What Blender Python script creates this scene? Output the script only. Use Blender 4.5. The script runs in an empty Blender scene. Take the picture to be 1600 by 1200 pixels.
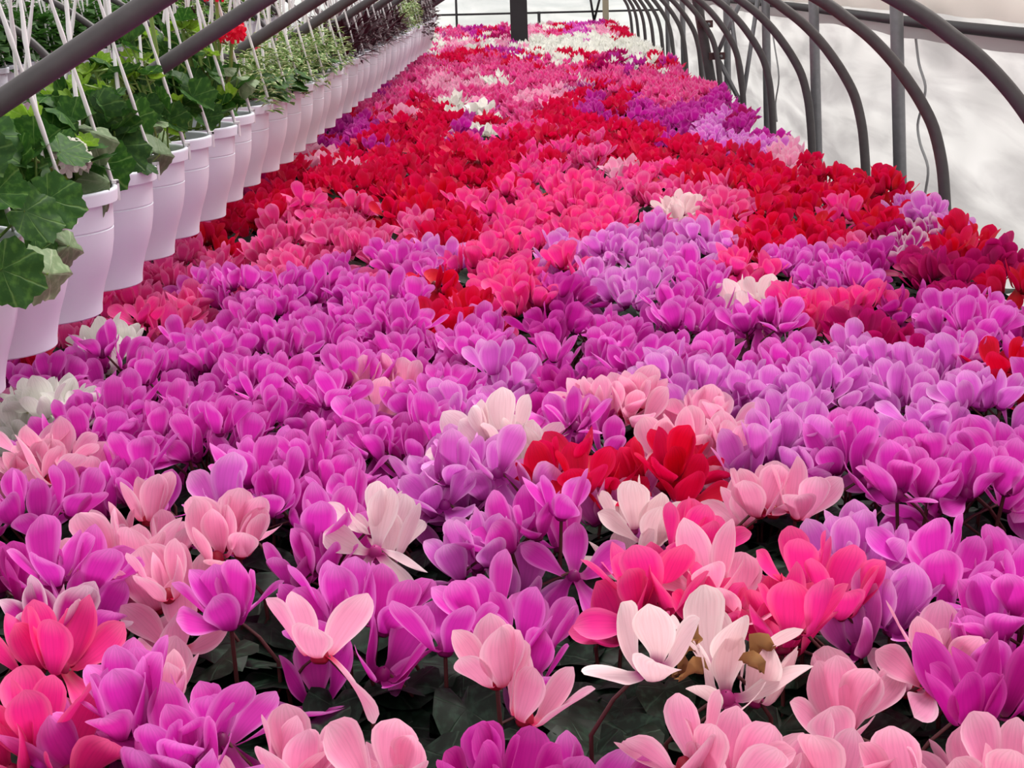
import bpy, math, random
import numpy as np
from mathutils import Vector, Matrix, Euler, noise

random.seed(11)
rng = np.random.default_rng(11)
scene = bpy.context.scene
C = scene.collection
PI = math.pi

# ------------------------------------------------------------------ camera
F_PX = 2400.0
CAM = Vector((0.0, 0.0, 1.60))
cam_data = bpy.data.cameras.new("camera")
cam = bpy.data.objects.new("camera", cam_data)
C.objects.link(cam)
cam_data.sensor_width = 36.0
cam_data.lens = 36.0 * F_PX / 1600.0
cam_data.clip_start = 0.02
cam_data.clip_end = 200
YAW, PITCH, ROLL = math.radians(1.21), math.radians(15.12), math.radians(-2.0)
CAM_R = Matrix.Rotation(YAW, 3, 'Z') @ Matrix.Rotation(PI / 2 - PITCH, 3, 'X') @ Matrix.Rotation(ROLL, 3, 'Z')
cam.matrix_world = Matrix.Translation(CAM) @ CAM_R.to_4x4()
scene.camera = cam

# ------------------------------------------------------------------ sky, sun, exposure
world = bpy.data.worlds.new("overcast_sky")
scene.world = world
world.use_nodes = True
bg = world.node_tree.nodes["Background"]
bg.inputs[0].default_value = (1.0, 0.985, 0.98, 1)
bg.inputs[1].default_value = 0.80
sun_data = bpy.data.lights.new("sun", 'SUN')
sun_data.energy = 3.5
sun_data.angle = math.radians(24)
sun_data.color = (1.0, 0.96, 0.90)
sun = bpy.data.objects.new("sun", sun_data)
C.objects.link(sun)
sun.rotation_euler = Vector((-0.42, -0.50, -1.0)).to_track_quat('-Z', 'Y').to_euler()
vs = scene.view_settings
vs.view_transform = 'Standard'
vs.look = 'None'
vs.gamma = 1.0
vs.use_curve_mapping = False
vs.exposure = 0.31
scene.cycles.max_bounces = 6
scene.cycles.diffuse_bounces = 2
scene.cycles.glossy_bounces = 2
scene.cycles.transmission_bounces = 4
scene.cycles.transparent_max_bounces = 6


def ray(x, y):
    return (CAM_R @ Vector(((x - 800) / F_PX, -(y - 600) / F_PX, -1.0)))


def on_z(x, y, z):
    d = ray(x, y)
    return CAM + d * ((z - CAM.z) / d.z)


def on_x(x, y, X):
    d = ray(x, y)
    return CAM + d * ((X - CAM.x) / d.x)


def on_y(x, y, Y):
    d = ray(x, y)
    return CAM + d * ((Y - CAM.y) / d.y)


def pix(p):
    v = CAM_R.transposed() @ (Vector(p) - CAM)
    if v.z >= -1e-4:
        return (1e6, 1e6, -1)
    return (800 + F_PX * v.x / -v.z, 600 - F_PX * v.y / -v.z, -v.z)


# ------------------------------------------------------------------ helpers
def mesh(name, verts, faces, mats, uv=None, smooth=True, midx=None):
    me = bpy.data.meshes.new(name)
    me.from_pydata([tuple(v) for v in verts], [], [tuple(f) for f in faces])
    for m in (mats if isinstance(mats, (list, tuple)) else [mats]):
        me.materials.append(m)
    if smooth:
        me.polygons.foreach_set("use_smooth", [True] * len(me.polygons))
    if midx is not None:
        me.polygons.foreach_set("material_index", list(midx))
    if uv is not None:
        ul = me.uv_layers.new(name="uv")
        li = np.empty(len(me.loops), dtype=np.int32)
        me.loops.foreach_get("vertex_index", li)
        ul.data.foreach_set("uv", np.asarray(uv, dtype=np.float32)[li].ravel())
    me.update()
    return me


def link(name, data, parent=None, mw=None):
    o = bpy.data.objects.new(name, data)
    C.objects.link(o)
    if parent is not None:
        o.parent = parent
    if mw is not None:
        o.matrix_basis = mw
    return o


def tag(o, label=None, cat=None, group=None, kind=None):
    if label:
        o["label"] = label
    if cat:
        o["category"] = cat
    if group:
        o["group"] = group
    if kind:
        o["kind"] = kind
    return o


class MB:
    """collects shapes into one mesh"""

    def __init__(s):
        s.v, s.f, s.uv = [], [], []

    def add(s, v, f, uv=None):
        n = len(s.v)
        s.v += [tuple(p) for p in v]
        s.f += [tuple(i + n for i in q) for q in f]
        s.uv += [tuple(p) for p in (uv if uv is not None else [(0, 0)] * len(v))]

    def box(s, x0, x1, y0, y1, z0, z1):
        s.add([(x0, y0, z0), (x1, y0, z0), (x1, y1, z0), (x0, y1, z0), (x0, y0, z1), (x1, y0, z1), (x1, y1, z1), (x0, y1, z1)],
              [(0, 3, 2, 1), (4, 5, 6, 7), (0, 1, 5, 4), (1, 2, 6, 5), (2, 3, 7, 6), (3, 0, 4, 7)])

    def tube(s, pts, r, n=10, cap=True):
        pts = [Vector(p) for p in pts]
        rs = r if isinstance(r, (list, tuple)) else [r] * len(pts)
        V, Fc, UV = [], [], []
        up = None
        for i, p in enumerate(pts):
            t = (pts[min(i + 1, len(pts) - 1)] - pts[max(i - 1, 0)]).normalized()
            if up is None:
                up = Vector((0, 0, 1)) if abs(t.z) < 0.9 else Vector((0, 1, 0))
            a = (up - t * up.dot(t)).normalized()
            up = a
            b = t.cross(a)
            for k in range(n):
                an = 2 * PI * k / n
                V.append(p + (a * math.cos(an) + b * math.sin(an)) * rs[i])
                UV.append((k / n, i / max(1, len(pts) - 1)))
        for i in range(len(pts) - 1):
            for k in range(n):
                Fc.append((i * n + k, i * n + (k + 1) % n, (i + 1) * n + (k + 1) % n, (i + 1) * n + k))
        if cap:
            Fc.append(tuple(reversed(range(n))))
            Fc.append(tuple(range((len(pts) - 1) * n, len(pts) * n)))
        s.add(V, Fc, UV)

    def lathe(s, prof, n=24, close_bottom=True):
        V, Fc, UV = [], [], []
        for i, (r, z) in enumerate(prof):
            for k in range(n):
                a = 2 * PI * k / n
                V.append((r * math.cos(a), r * math.sin(a), z))
                UV.append((k / n, i / (len(prof) - 1)))
        for i in range(len(prof) - 1):
            for k in range(n):
                Fc.append((i * n + k, i * n + (k + 1) % n, (i + 1) * n + (k + 1) % n, (i + 1) * n + k))
        if close_bottom:
            Fc.append(tuple(range((len(prof) - 1) * n, len(prof) * n)))
        s.add(V, Fc, UV)

    def mesh(s, name, mats, smooth=True, midx=None):
        return mesh(name, s.v, s.f, mats, s.uv, smooth, midx)

    def build(s, name, mats, parent=None, mw=None, smooth=True):
        return link(name, s.mesh(name, mats, smooth), parent, mw)


# ------------------------------------------------------------------ materials
def srgb(r, g, b):
    f = lambda c: (c / 255 / 12.92) if c / 255 <= 0.04045 else ((c / 255 + 0.055) / 1.055) ** 2.4
    return (f(r), f(g), f(b), 1.0)


def mat(name):
    m = bpy.data.materials.new(name)
    m.use_nodes = True
    nt = m.node_tree
    nt.nodes.clear()
    out = nt.nodes.new("ShaderNodeOutputMaterial")
    return m, nt, out


def nd(nt, typ, **kw):
    n = nt.nodes.new(typ)
    for k, v in kw.items():
        setattr(n, k, v)
    return n


def principled(name, col, rough=0.6, metal=0.0, noise_scale=None, col2=None, bump=0.0, spec=0.4):
    m, nt, out = mat(name)
    p = nd(nt, "ShaderNodeBsdfPrincipled")
    p.inputs["Base Color"].default_value = col
    p.inputs["Roughness"].default_value = rough
    p.inputs["Metallic"].default_value = metal
    p.inputs["Specular IOR Level"].default_value = spec
    if noise_scale:
        tc = nd(nt, "ShaderNodeTexCoord")
        nz = nd(nt, "ShaderNodeTexNoise")
        nz.inputs["Scale"].default_value = noise_scale
        nz.inputs["Detail"].default_value = 5
        nt.links.new(tc.outputs["Object"], nz.inputs["Vector"])
        if col2:
            mx = nd(nt, "ShaderNodeMix", data_type='RGBA')
            mx.inputs[6].default_value = col
            mx.inputs[7].default_value = col2
            nt.links.new(nz.outputs[0], mx.inputs[0])
            nt.links.new(mx.outputs[2], p.inputs["Base Color"])
        if bump:
            b = nd(nt, "ShaderNodeBump")
            b.inputs["Strength"].default_value = bump
            b.inputs["Distance"].default_value = 0.01
            nt.links.new(nz.outputs[0], b.inputs["Height"])
            nt.links.new(b.outputs[0], p.inputs["Normal"])
    nt.links.new(p.outputs[0], out.inputs[0])
    return m


def petal_mat(name, col, eye, edge, tr=0.38, eye_end=0.22, var=0.10, streak=None):
    """thin petal: diffuse + translucent, darker eye at the base, margin paler by pigment and painted rim light, each petal a little different"""
    m, nt, out = mat(name)
    L = nt.links.new
    uv = nd(nt, "ShaderNodeUVMap")
    sep = nd(nt, "ShaderNodeSeparateXYZ")
    L(uv.outputs[0], sep.inputs[0])
    r1 = nd(nt, "ShaderNodeMapRange", interpolation_type='SMOOTHSTEP')
    r1.inputs[1].default_value = 0.02
    r1.inputs[2].default_value = eye_end
    L(sep.outputs[1], r1.inputs[0])
    mx1 = nd(nt, "ShaderNodeMix", data_type='RGBA')
    mx1.inputs[6].default_value = eye
    mx1.inputs[7].default_value = col
    L(r1.outputs[0], mx1.inputs[0])
    # margin and tip: pale pigment plus edge light put into the colour
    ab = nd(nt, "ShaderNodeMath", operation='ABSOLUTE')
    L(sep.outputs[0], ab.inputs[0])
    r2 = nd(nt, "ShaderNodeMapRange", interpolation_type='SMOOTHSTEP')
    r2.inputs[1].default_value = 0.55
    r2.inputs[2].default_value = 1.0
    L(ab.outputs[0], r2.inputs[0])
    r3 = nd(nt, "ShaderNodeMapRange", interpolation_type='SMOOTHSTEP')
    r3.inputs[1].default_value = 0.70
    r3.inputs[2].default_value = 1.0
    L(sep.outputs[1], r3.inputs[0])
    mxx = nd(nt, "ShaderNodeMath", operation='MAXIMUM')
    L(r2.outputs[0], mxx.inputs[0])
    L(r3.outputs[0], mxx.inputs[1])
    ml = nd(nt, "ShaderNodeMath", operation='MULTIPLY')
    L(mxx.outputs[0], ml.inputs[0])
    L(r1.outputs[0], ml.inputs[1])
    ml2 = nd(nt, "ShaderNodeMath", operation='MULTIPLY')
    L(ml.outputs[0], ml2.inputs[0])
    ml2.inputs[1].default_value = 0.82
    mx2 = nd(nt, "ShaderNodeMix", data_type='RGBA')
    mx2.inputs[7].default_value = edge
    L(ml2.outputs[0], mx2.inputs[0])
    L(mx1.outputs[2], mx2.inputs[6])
    # per-petal variation and fine veins
    oi = nd(nt, "ShaderNodeObjectInfo")
    wv = nd(nt, "ShaderNodeTexNoise")
    wv.inputs["Scale"].default_value = 1.0
    wv.inputs["Detail"].default_value = 3
    mp = nd(nt, "ShaderNodeMapping")
    mp.inputs["Scale"].default_value = (9.0, 1.6, 1.0)
    L(uv.outputs[0], mp.inputs[0])
    L(mp.outputs[0], wv.inputs["Vector"])
    hs = nd(nt, "ShaderNodeHueSaturation")
    rr = nd(nt, "ShaderNodeMapRange")
    rr.inputs[3].default_value = 0.5 - 0.007
    rr.inputs[4].default_value = 0.5 + 0.007
    L(oi.outputs["Random"], rr.inputs[0])
    L(rr.outputs[0], hs.inputs["Hue"])
    rv = nd(nt, "ShaderNodeMapRange")
    rv.inputs[1].default_value = 0.3
    rv.inputs[2].default_value = 0.7
    rv.inputs[3].default_value = 1 - var
    rv.inputs[4].default_value = 1 + var
    L(wv.outputs[0], rv.inputs[0])
    L(rv.outputs[0], hs.inputs["Value"])
    L(mx2.outputs[2], hs.inputs["Color"])
    df = nd(nt, "ShaderNodeBsdfPrincipled")
    df.inputs["Roughness"].default_value = 0.55
    df.inputs["Specular IOR Level"].default_value = 0.22
    L(hs.outputs[0], df.inputs["Base Color"])
    ts = nd(nt, "ShaderNodeBsdfTranslucent")
    L(hs.outputs[0], ts.inputs[0])
    ms = nd(nt, "ShaderNodeMixShader")
    ms.inputs[0].default_value = tr
    L(df.outputs[0], ms.inputs[1])
    L(ts.outputs[0], ms.inputs[2])
    L(ms.outputs[0], out.inputs[0])
    return m


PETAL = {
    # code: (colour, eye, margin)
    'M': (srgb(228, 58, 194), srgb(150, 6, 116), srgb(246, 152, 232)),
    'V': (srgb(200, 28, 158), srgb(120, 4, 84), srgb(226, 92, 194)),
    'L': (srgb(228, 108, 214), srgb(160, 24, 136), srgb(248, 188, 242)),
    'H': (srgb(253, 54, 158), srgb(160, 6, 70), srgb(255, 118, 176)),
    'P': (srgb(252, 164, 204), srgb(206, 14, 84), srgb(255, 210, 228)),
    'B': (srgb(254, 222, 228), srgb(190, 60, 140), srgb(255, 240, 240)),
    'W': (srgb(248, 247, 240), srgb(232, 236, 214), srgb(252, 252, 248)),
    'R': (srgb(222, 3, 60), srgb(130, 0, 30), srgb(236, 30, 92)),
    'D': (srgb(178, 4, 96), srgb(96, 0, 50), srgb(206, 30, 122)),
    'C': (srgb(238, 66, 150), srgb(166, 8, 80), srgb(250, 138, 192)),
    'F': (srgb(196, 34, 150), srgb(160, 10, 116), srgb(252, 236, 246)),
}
PM = {}
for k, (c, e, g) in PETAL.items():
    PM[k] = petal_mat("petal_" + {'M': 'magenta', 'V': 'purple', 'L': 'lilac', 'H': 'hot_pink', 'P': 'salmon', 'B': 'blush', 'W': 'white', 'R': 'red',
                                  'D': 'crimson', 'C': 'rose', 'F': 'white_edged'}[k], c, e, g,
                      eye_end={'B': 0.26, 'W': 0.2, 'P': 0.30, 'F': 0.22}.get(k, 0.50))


def leaf_mat(name, base, pale, vein, silver=0.0, rough=0.5, tr=0.2, vscale=1.0):
    """uv = (-1..1 across, 0..1 along)"""
    m, nt, out = mat(name)
    L = nt.links.new
    uv = nd(nt, "ShaderNodeUVMap")
    tc = nd(nt, "ShaderNodeTexCoord")
    oi = nd(nt, "ShaderNodeObjectInfo")
    add = nd(nt, "ShaderNodeVectorMath", operation='ADD')
    cm = nd(nt, "ShaderNodeCombineXYZ")
    mu = nd(nt, "ShaderNodeMath", operation='MULTIPLY')
    mu.inputs[1].default_value = 37.0
    L(oi.outputs["Random"], mu.inputs[0])
    L(mu.outputs[0], cm.inputs[0])
    L(uv.outputs[0], add.inputs[0])
    L(cm.outputs[0], add.inputs[1])
    # main veins fan out from the stalk, finer net between them
    sp = nd(nt, "ShaderNodeSeparateXYZ")
    L(uv.outputs[0], sp.inputs[0])
    at = nd(nt, "ShaderNodeMath", operation='ARCTAN2')
    L(sp.outputs[0], at.inputs[0]); L(sp.outputs[1], at.inputs[1])
    wob = nd(nt, "ShaderNodeTexNoise")
    wob.inputs["Scale"].default_value = 2.5
    L(add.outputs[0], wob.inputs["Vector"])
    wm = nd(nt, "ShaderNodeMath", operation='MULTIPLY_ADD')
    wm.inputs[1].default_value = 0.16; wm.inputs[2].default_value = -0.08
    L(wob.outputs[0], wm.inputs[0])
    aw = nd(nt, "ShaderNodeMath", operation='ADD')
    L(at.outputs[0], aw.inputs[0]); L(wm.outputs[0], aw.inputs[1])
    an = nd(nt, "ShaderNodeMath", operation='MULTIPLY')
    an.inputs[1].default_value = 3.5
    L(aw.outputs[0], an.inputs[0])
    sn = nd(nt, "ShaderNodeMath", operation='SINE')
    L(an.outputs[0], sn.inputs[0])
    sa = nd(nt, "ShaderNodeMath", operation='ABSOLUTE')
    L(sn.outputs[0], sa.inputs[0])
    rv = nd(nt, "ShaderNodeMapRange", interpolation_type='SMOOTHSTEP')
    rv.inputs[1].default_value = 0.0
    rv.inputs[2].default_value = 0.20
    rv.inputs[3].default_value = 1.0
    rv.inputs[4].default_value = 0.0
    L(sa.outputs[0], rv.inputs[0])
    nz = nd(nt, "ShaderNodeTexNoise")
    nz.inputs["Scale"].default_value = 4.0
    nz.inputs["Detail"].default_value = 4
    L(add.outputs[0], nz.inputs["Vector"])
    r0 = nd(nt, "ShaderNodeMapRange", interpolation_type='SMOOTHSTEP')
    r0.inputs[1].default_value = 0.45
    r0.inputs[2].default_value = 0.70
    L(nz.outputs[0], r0.inputs[0])
    mx = nd(nt, "ShaderNodeMix", data_type='RGBA')
    mx.inputs[6].default_value = base
    mx.inputs[7].default_value = pale
    L(r0.outputs[0], mx.inputs[0])
    mv = nd(nt, "ShaderNodeMath", operation='MULTIPLY')
    mv.inputs[1].default_value = 0.55
    L(rv.outputs[0], mv.inputs[0])
    mx2 = nd(nt, "ShaderNodeMix", data_type='RGBA')
    mx2.inputs[7].default_value = vein
    L(mv.outputs[0], mx2.inputs[0])
    L(mx.outputs[2], mx2.inputs[6])
    hs = nd(nt, "ShaderNodeHueSaturation")
    rr = nd(nt, "ShaderNodeMapRange")
    rr.inputs[3].default_value = 0.7
    rr.inputs[4].default_value = 1.3
    L(oi.outputs["Random"], rr.inputs[0])
    L(rr.outputs[0], hs.inputs["Value"])
    L(mx2.outputs[2], hs.inputs["Color"])
    df = nd(nt, "ShaderNodeBsdfPrincipled")
    df.inputs["Roughness"].default_value = rough
    df.inputs["Specular IOR Level"].default_value = 0.18
    L(hs.outputs[0], df.inputs["Base Color"])
    bp = nd(nt, "ShaderNodeBump")
    bp.inputs["Strength"].default_value = 0.35
    bp.inputs["Distance"].default_value = 0.002
    L(rv.outputs[0], bp.inputs["Height"])
    L(bp.outputs[0], df.inputs["Normal"])
    ts = nd(nt, "ShaderNodeBsdfTranslucent")
    L(hs.outputs[0], ts.inputs[0])
    ms = nd(nt, "ShaderNodeMixShader")
    ms.inputs[0].default_value = tr
    L(df.outputs[0], ms.inputs[1])
    L(ts.outputs[0], ms.inputs[2])
    L(ms.outputs[0], out.inputs[0])
    return m


def margin_leaf_mat(name, inner, margin, tr=0.25, lo=0.45, hi=0.75):
    m, nt, out = mat(name)
    L = nt.links.new
    uv = nd(nt, "ShaderNodeUVMap")
    sep = nd(nt, "ShaderNodeSeparateXYZ")
    L(uv.outputs[0], sep.inputs[0])
    ab = nd(nt, "ShaderNodeMath", operation='ABSOLUTE')
    L(sep.outputs[0], ab.inputs[0])
    r = nd(nt, "ShaderNodeMapRange")
    r.inputs[1].default_value = lo
    r.inputs[2].default_value = hi
    L(ab.outputs[0], r.inputs[0])
    mx = nd(nt, "ShaderNodeMix", data_type='RGBA')
    mx.inputs[6].default_value = inner
    mx.inputs[7].default_value = margin
    L(r.outputs[0], mx.inputs[0])
    df = nd(nt, "ShaderNodeBsdfPrincipled")
    df.inputs["Roughness"].default_value = 0.5
    df.inputs["Specular IOR Level"].default_value = 0.3
    L(mx.outputs[2], df.inputs["Base Color"])
    ts = nd(nt, "ShaderNodeBsdfTranslucent")
    L(mx.outputs[2], ts.inputs[0])
    ms = nd(nt, "ShaderNodeMixShader")
    ms.inputs[0].default_value = tr
    L(df.outputs[0], ms.inputs[1])
    L(ts.outputs[0], ms.inputs[2])
    L(ms.outputs[0], out.inputs[0])
    return m


def film_mat(name, col, transp, transl, rough=0.35, stain=None):
    """polythene film: lets some light straight through, scatters some, reflects a little"""
    m, nt, out = mat(name)
    L = nt.links.new
    tp = nd(nt, "ShaderNodeBsdfTransparent")
    tl = nd(nt, "ShaderNodeBsdfTranslucent")
    df = nd(nt, "ShaderNodeBsdfPrincipled")
    df.inputs["Roughness"].default_value = rough
    df.inputs["Specular IOR Level"].default_value = 0.5
    for n in (tl.inputs[0], df.inputs["Base Color"]):
        n.default_value = col
    if stain:
        tc = nd(nt, "ShaderNodeTexCoord")
        mp = nd(nt, "ShaderNodeMapping")
        mp.inputs["Scale"].default_value = (1.0, 0.35, 3.0)
        nz = nd(nt, "ShaderNodeTexNoise")
        nz.inputs["Scale"].default_value = 2.2
        nz.inputs["Detail"].default_value = 5
        nz.inputs["Distortion"].default_value = 0.6
        L(tc.outputs["Object"], mp.inputs[0])
        L(mp.outputs[0], nz.inputs["Vector"])
        r = nd(nt, "ShaderNodeMapRange")
        r.inputs[1].default_value = 0.40
        r.inputs[2].default_value = 0.66
        L(nz.outputs[0], r.inputs[0])
        mx = nd(nt, "ShaderNodeMix", data_type='RGBA')
        mx.inputs[6].default_value = col
        mx.inputs[7].default_value = stain
        L(r.outputs[0], mx.inputs[0])
        L(mx.outputs[2], tl.inputs[0])
        L(mx.outputs[2], df.inputs["Base Color"])
    a = nd(nt, "ShaderNodeMixShader")
    a.inputs[0].default_value = transl
    L(df.outputs[0], a.inputs[1])
    L(tl.outputs[0], a.inputs[2])
    b = nd(nt, "ShaderNodeMixShader")
    b.inputs[0].default_value = transp
    L(a.outputs[0], b.inputs[1])
    L(tp.outputs[0], b.inputs[2])
    L(b.outputs[0], out.inputs[0])
    return m


M_FILM = film_mat("side_film", (0.90, 0.89, 0.89, 1), 0.0, 0.72, stain=(0.62, 0.60, 0.61, 1))
M_ENDFILM = film_mat("end_film", (0.88, 0.91, 0.91, 1), 0.12, 0.85, stain=(0.66, 0.71, 0.71, 1))
M_ROOF = film_mat("roof_film", (0.95, 0.95, 0.95, 1), 0.78, 0.8)
M_CURT = film_mat("curtain_cloth", srgb(238, 234, 226), 0.0, 0.45, rough=0.4)
M_TUBE = principled("galvanised_tube", srgb(138, 138, 142), 0.42, 0.3, 40, srgb(112, 112, 116), 0.0)
M_HOOP = principled("weathered_hoop_tube", srgb(92, 88, 90), 0.5, 0.15, 30, srgb(70, 66, 68), 0.0)
M_DARK = principled("dark_post_backlit", srgb(40, 38, 42), 0.6, 0.0, 10, srgb(52, 50, 54))  # square post's backlit darkness put into the colour; bar and end frame share it
M_CREAM = principled("pale_post_wood", srgb(172, 166, 142), 0.7)
M_BRACKET = principled("rusty_bracket", srgb(92, 58, 60), 0.6, 0.2, 80, srgb(70, 50, 50))
M_CORD = principled("grey_cord", srgb(150, 150, 152), 0.6)
M_POT = principled("white_pot_plastic", srgb(228, 230, 242), 0.42, 0.0, 12, srgb(222, 224, 238), spec=0.4)
M_STRAND = principled("white_hanger_plastic", srgb(236, 234, 236), 0.4)
M_SOIL = principled("potting_soil", srgb(38, 30, 26), 0.95, 0.0, 60, srgb(20, 16, 14), 0.8)
M_FLOOR = principled("gravel_floor", srgb(92, 86, 80), 0.95, 0.0, 45, srgb(60, 56, 52), 0.8)
M_OUT = principled("outside_ground", srgb(200, 196, 190), 0.95, 0.0, 2, srgb(180, 178, 172))
M_BENCH = principled("bench_mesh_grey", srgb(52, 52, 54), 0.7, 0.2)
M_CPOT = principled("brown_pot_plastic", srgb(58, 36, 30), 0.6)
M_STEM = principled("cyclamen_stem", srgb(92, 40, 44), 0.5, 0.0, 20, srgb(70, 46, 40))
M_THROAT = principled("flower_throat", srgb(120, 10, 60), 0.55)
M_CLEAF = leaf_mat("cyclamen_leaf", srgb(14, 30, 19), srgb(34, 58, 44), srgb(50, 72, 56), rough=0.5, tr=0.05)
M_GLEAF = leaf_mat("geranium_leaf", srgb(42, 82, 30), srgb(70, 112, 42), srgb(112, 148, 78), tr=0.34)
M_GLEAF2 = leaf_mat("geranium_leaf_pale_back", srgb(120, 142, 104), srgb(146, 164, 128), srgb(176, 188, 156), tr=0.28)
M_GLEAF3 = leaf_mat("geranium_young_leaf", srgb(122, 164, 44), srgb(150, 186, 70), srgb(172, 200, 110), tr=0.45)
M_WILT = leaf_mat("withered_leaf", srgb(110, 84, 40), srgb(168, 136, 56), srgb(90, 60, 36), tr=0.2)
M_GSTEM = principled("geranium_stem", srgb(122, 150, 72), 0.5)
M_VLEAF = margin_leaf_mat("variegated_leaf", srgb(98, 132, 62), srgb(226, 224, 178))
M_MLEAF = margin_leaf_mat("maroon_leaf", srgb(58, 24, 36), srgb(74, 34, 46), tr=0.12)
M_IVYGREEN = margin_leaf_mat("bright_green_leaf", srgb(84, 132, 44), srgb(110, 150, 64))
M_REDFL = petal_mat("geranium_red", srgb(236, 14, 34), srgb(160, 0, 20), srgb(245, 40, 60))
M_WHFL = petal_mat("geranium_white", srgb(240, 236, 226), srgb(220, 214, 190), srgb(248, 246, 240))
M_DRY = principled("dry_brown_petal", srgb(176, 124, 70), 0.8, 0.0, 60, srgb(120, 84, 52))

# ------------------------------------------------------------------ the setting
X_BED_R, X_BED_L = 1.03, -1.34
Z_FLOWER = 0.98          # tips of the flowers
Z_BENCH = 0.70
Y_END = 18.6
X_FILM = 1.62

b = MB(); b.box(-5.2, 6.0, -4.0, 24.0, -0.12, 0.0)
tag(b.build("floor", M_FLOOR, smooth=False), kind="structure")
b = MB(); b.box(-40, 60, -30, 70, -0.30, -0.13)
tag(b.build("ground_outside", M_OUT, smooth=False), "pale ground outside the greenhouse", None, None, "structure")


def film_wall(name, p0, du, dv, nu, nv, amp, m, freq=(1.2, 3.0), seed=0.0):
    """rippled sheet: p0 + u*du + v*dv, pushed along the normal"""
    p0, du, dv = Vector(p0), Vector(du), Vector(dv)
    n = du.cross(dv).normalized()
    V, Fc = [], []
    for j in range(nv + 1):
        for i in range(nu + 1):
            u, v = i / nu, j / nv
            q = p0 + du * u + dv * v
            a = noise.fractal(Vector((u * du.length * freq[0] + seed, v * dv.length * freq[1], seed)), 0.9, 2.1, 4)
            a2 = noise.noise(Vector((u * du.length * 2.2 + v * dv.length * 2.6 + seed, v * 0.7, 3.1))) * 0.45
            V.append(q + n * amp * (a + a2))
    for j in range(nv):
        for i in range(nu):
            k = j * (nu + 1) + i
            Fc.append((k, k + 1, k + nu + 2, k + nu + 1))
    o = link(name, mesh(name, V, Fc, m))
    return tag(o, kind="structure")


film_wall("wall_right", (X_FILM, -3.0, 0.0), (0, Y_END + 3.0, 0), (0, 0, 1.62), 260, 34, 0.028, M_FILM)
film_wall("wall_left", (-4.6, -3.0, 0.0), (0, Y_END + 3.0, 0), (0, 0, 2.6), 120, 16, 0.03, M_FILM, seed=5.0)
film_wall("wall_back", (-4.6, Y_END, 0.0), (4.6 + X_FILM, 0, 0), (0, 0, 2.6), 70, 26, 0.02, M_ENDFILM, seed=9.0)
# roof film on high arches above both bays, out of the picture but over the place
V, Fc = [], []
ny, na = 22, 20
for j in range(ny + 1):
    for i in range(na + 1):
        a = PI * i / na
        V.append((-1.49 + 3.11 * math.cos(a), -3.0 + (Y_END + 3.0) * j / ny, 2.6 + 1.5 * math.sin(a)))
for j in range(ny):
    for i in range(na):
        k = j * (na + 1) + i
        Fc.append((k, k + 1, k + na + 2, k + na + 1))
tag(link("roof", mesh("roof", V, Fc, M_ROOF)), kind="structure")

# roll-up side curtain above the film: cloth, hem and the dark roll bar
Z_ROLL = 1.352
rc = link("side_curtain", None)
tag(rc, "cream roll-up side curtain with dark roll bar above the film wall", "curtain")
V, Fc = [], []
ny = 220
prof = [(0.00, 0.030), (-0.012, 0.09), (-0.035, 0.15), (-0.030, 0.23), (-0.005, 0.34), (0.02, 0.55), (0.06, 1.20)]
for j in range(ny + 1):
    y = -3.0 + (Y_END + 2.9) * j / ny
    for i, (dx, dz) in enumerate(prof):
        w = noise.noise(Vector((y * 1.9, i * 0.9, 2.0))) * 0.020 + noise.noise(Vector((y * 6, i * 1.7, 7.0))) * 0.008
        V.append((X_FILM - 0.075 + dx + w, y, Z_ROLL + dz + 0.3 * w - 0.006 * (y - 5)))
n = len(prof)
for j in range(ny):
    for i in range(n - 1):
        k = j * n + i
        Fc.append((k, k + 1, k + n + 1, k + n))
link("cloth", mesh("cloth", V, Fc, M_CURT), rc)
V, Fc = [], []
for j in range(ny + 1):
    y = -3.0 + (Y_END + 2.9) * j / ny
    d = 0.055 + 0.030 * noise.noise(Vector((y * 1.3, 4.0, 0.0)))
    for i in range(4):
        w = noise.noise(Vector((y * 2.4, i * 0.8, 12.0))) * 0.010
        V.append((X_FILM - 0.078 + w, y, Z_ROLL - 0.015 - d * i / 3 - 0.006 * (y - 5)))
for j in range(ny):
    for i in range(3):
        k = j * 4 + i
        Fc.append((k, k + 1, k + 5, k + 4))
M_HEM = film_mat("curtain_hem", srgb(168, 160, 162), 0.0, 0.5)
link("hem", mesh("hem", V, Fc, M_HEM), rc)
b = MB()
pts = [(X_FILM - 0.085, y, Z_ROLL + 0.006 * math.sin(y * 0.8) - 0.006 * (y - 5)) for y in np.linspace(-3, Y_END - 0.1, 60)]
b.tube(pts, 0.021, 10)
b.build("roll_bar", M_DARK, rc)

# bench carrying the cyclamens
bench = link("growing_bench", None)
tag(bench, "long low growing bench under the cyclamens, dark mesh top", "bench")
b = MB(); b.box(X_BED_L - 0.03, X_BED_R + 0.0, 0.2, 18.2, Z_BENCH - 0.03, Z_BENCH)
b.build("bench_top", M_BENCH, bench, smooth=False)
for side in (X_BED_L, X_BED_R - 0.03):
    b = MB(); b.box(side, side + 0.03, 0.2, 18.2, Z_BENCH, Z_BENCH + 0.05)
    b.build("bench_rim", M_TUBE, bench, smooth=False)
b = MB(); b.tube([(0, 0, 0), (0, 0, Z_BENCH - 0.03)], 0.022, 8)
leg_me = b.mesh("bench_leg", M_TUBE)
for y in np.arange(0.5, 18.3, 2.2):
    for x in (X_BED_L + 0.15, X_BED_R - 0.15):
        link("leg", leg_me, bench, Matrix.Translation((x, y, 0)))
b = MB(); b.box(-3.6, -1.95, 1.0, 18.2, Z_BENCH - 0.03, Z_BENCH)
bench2 = link("growing_bench", None)
tag(bench2, "second growing bench beyond the hanging pots", "bench")
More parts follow.
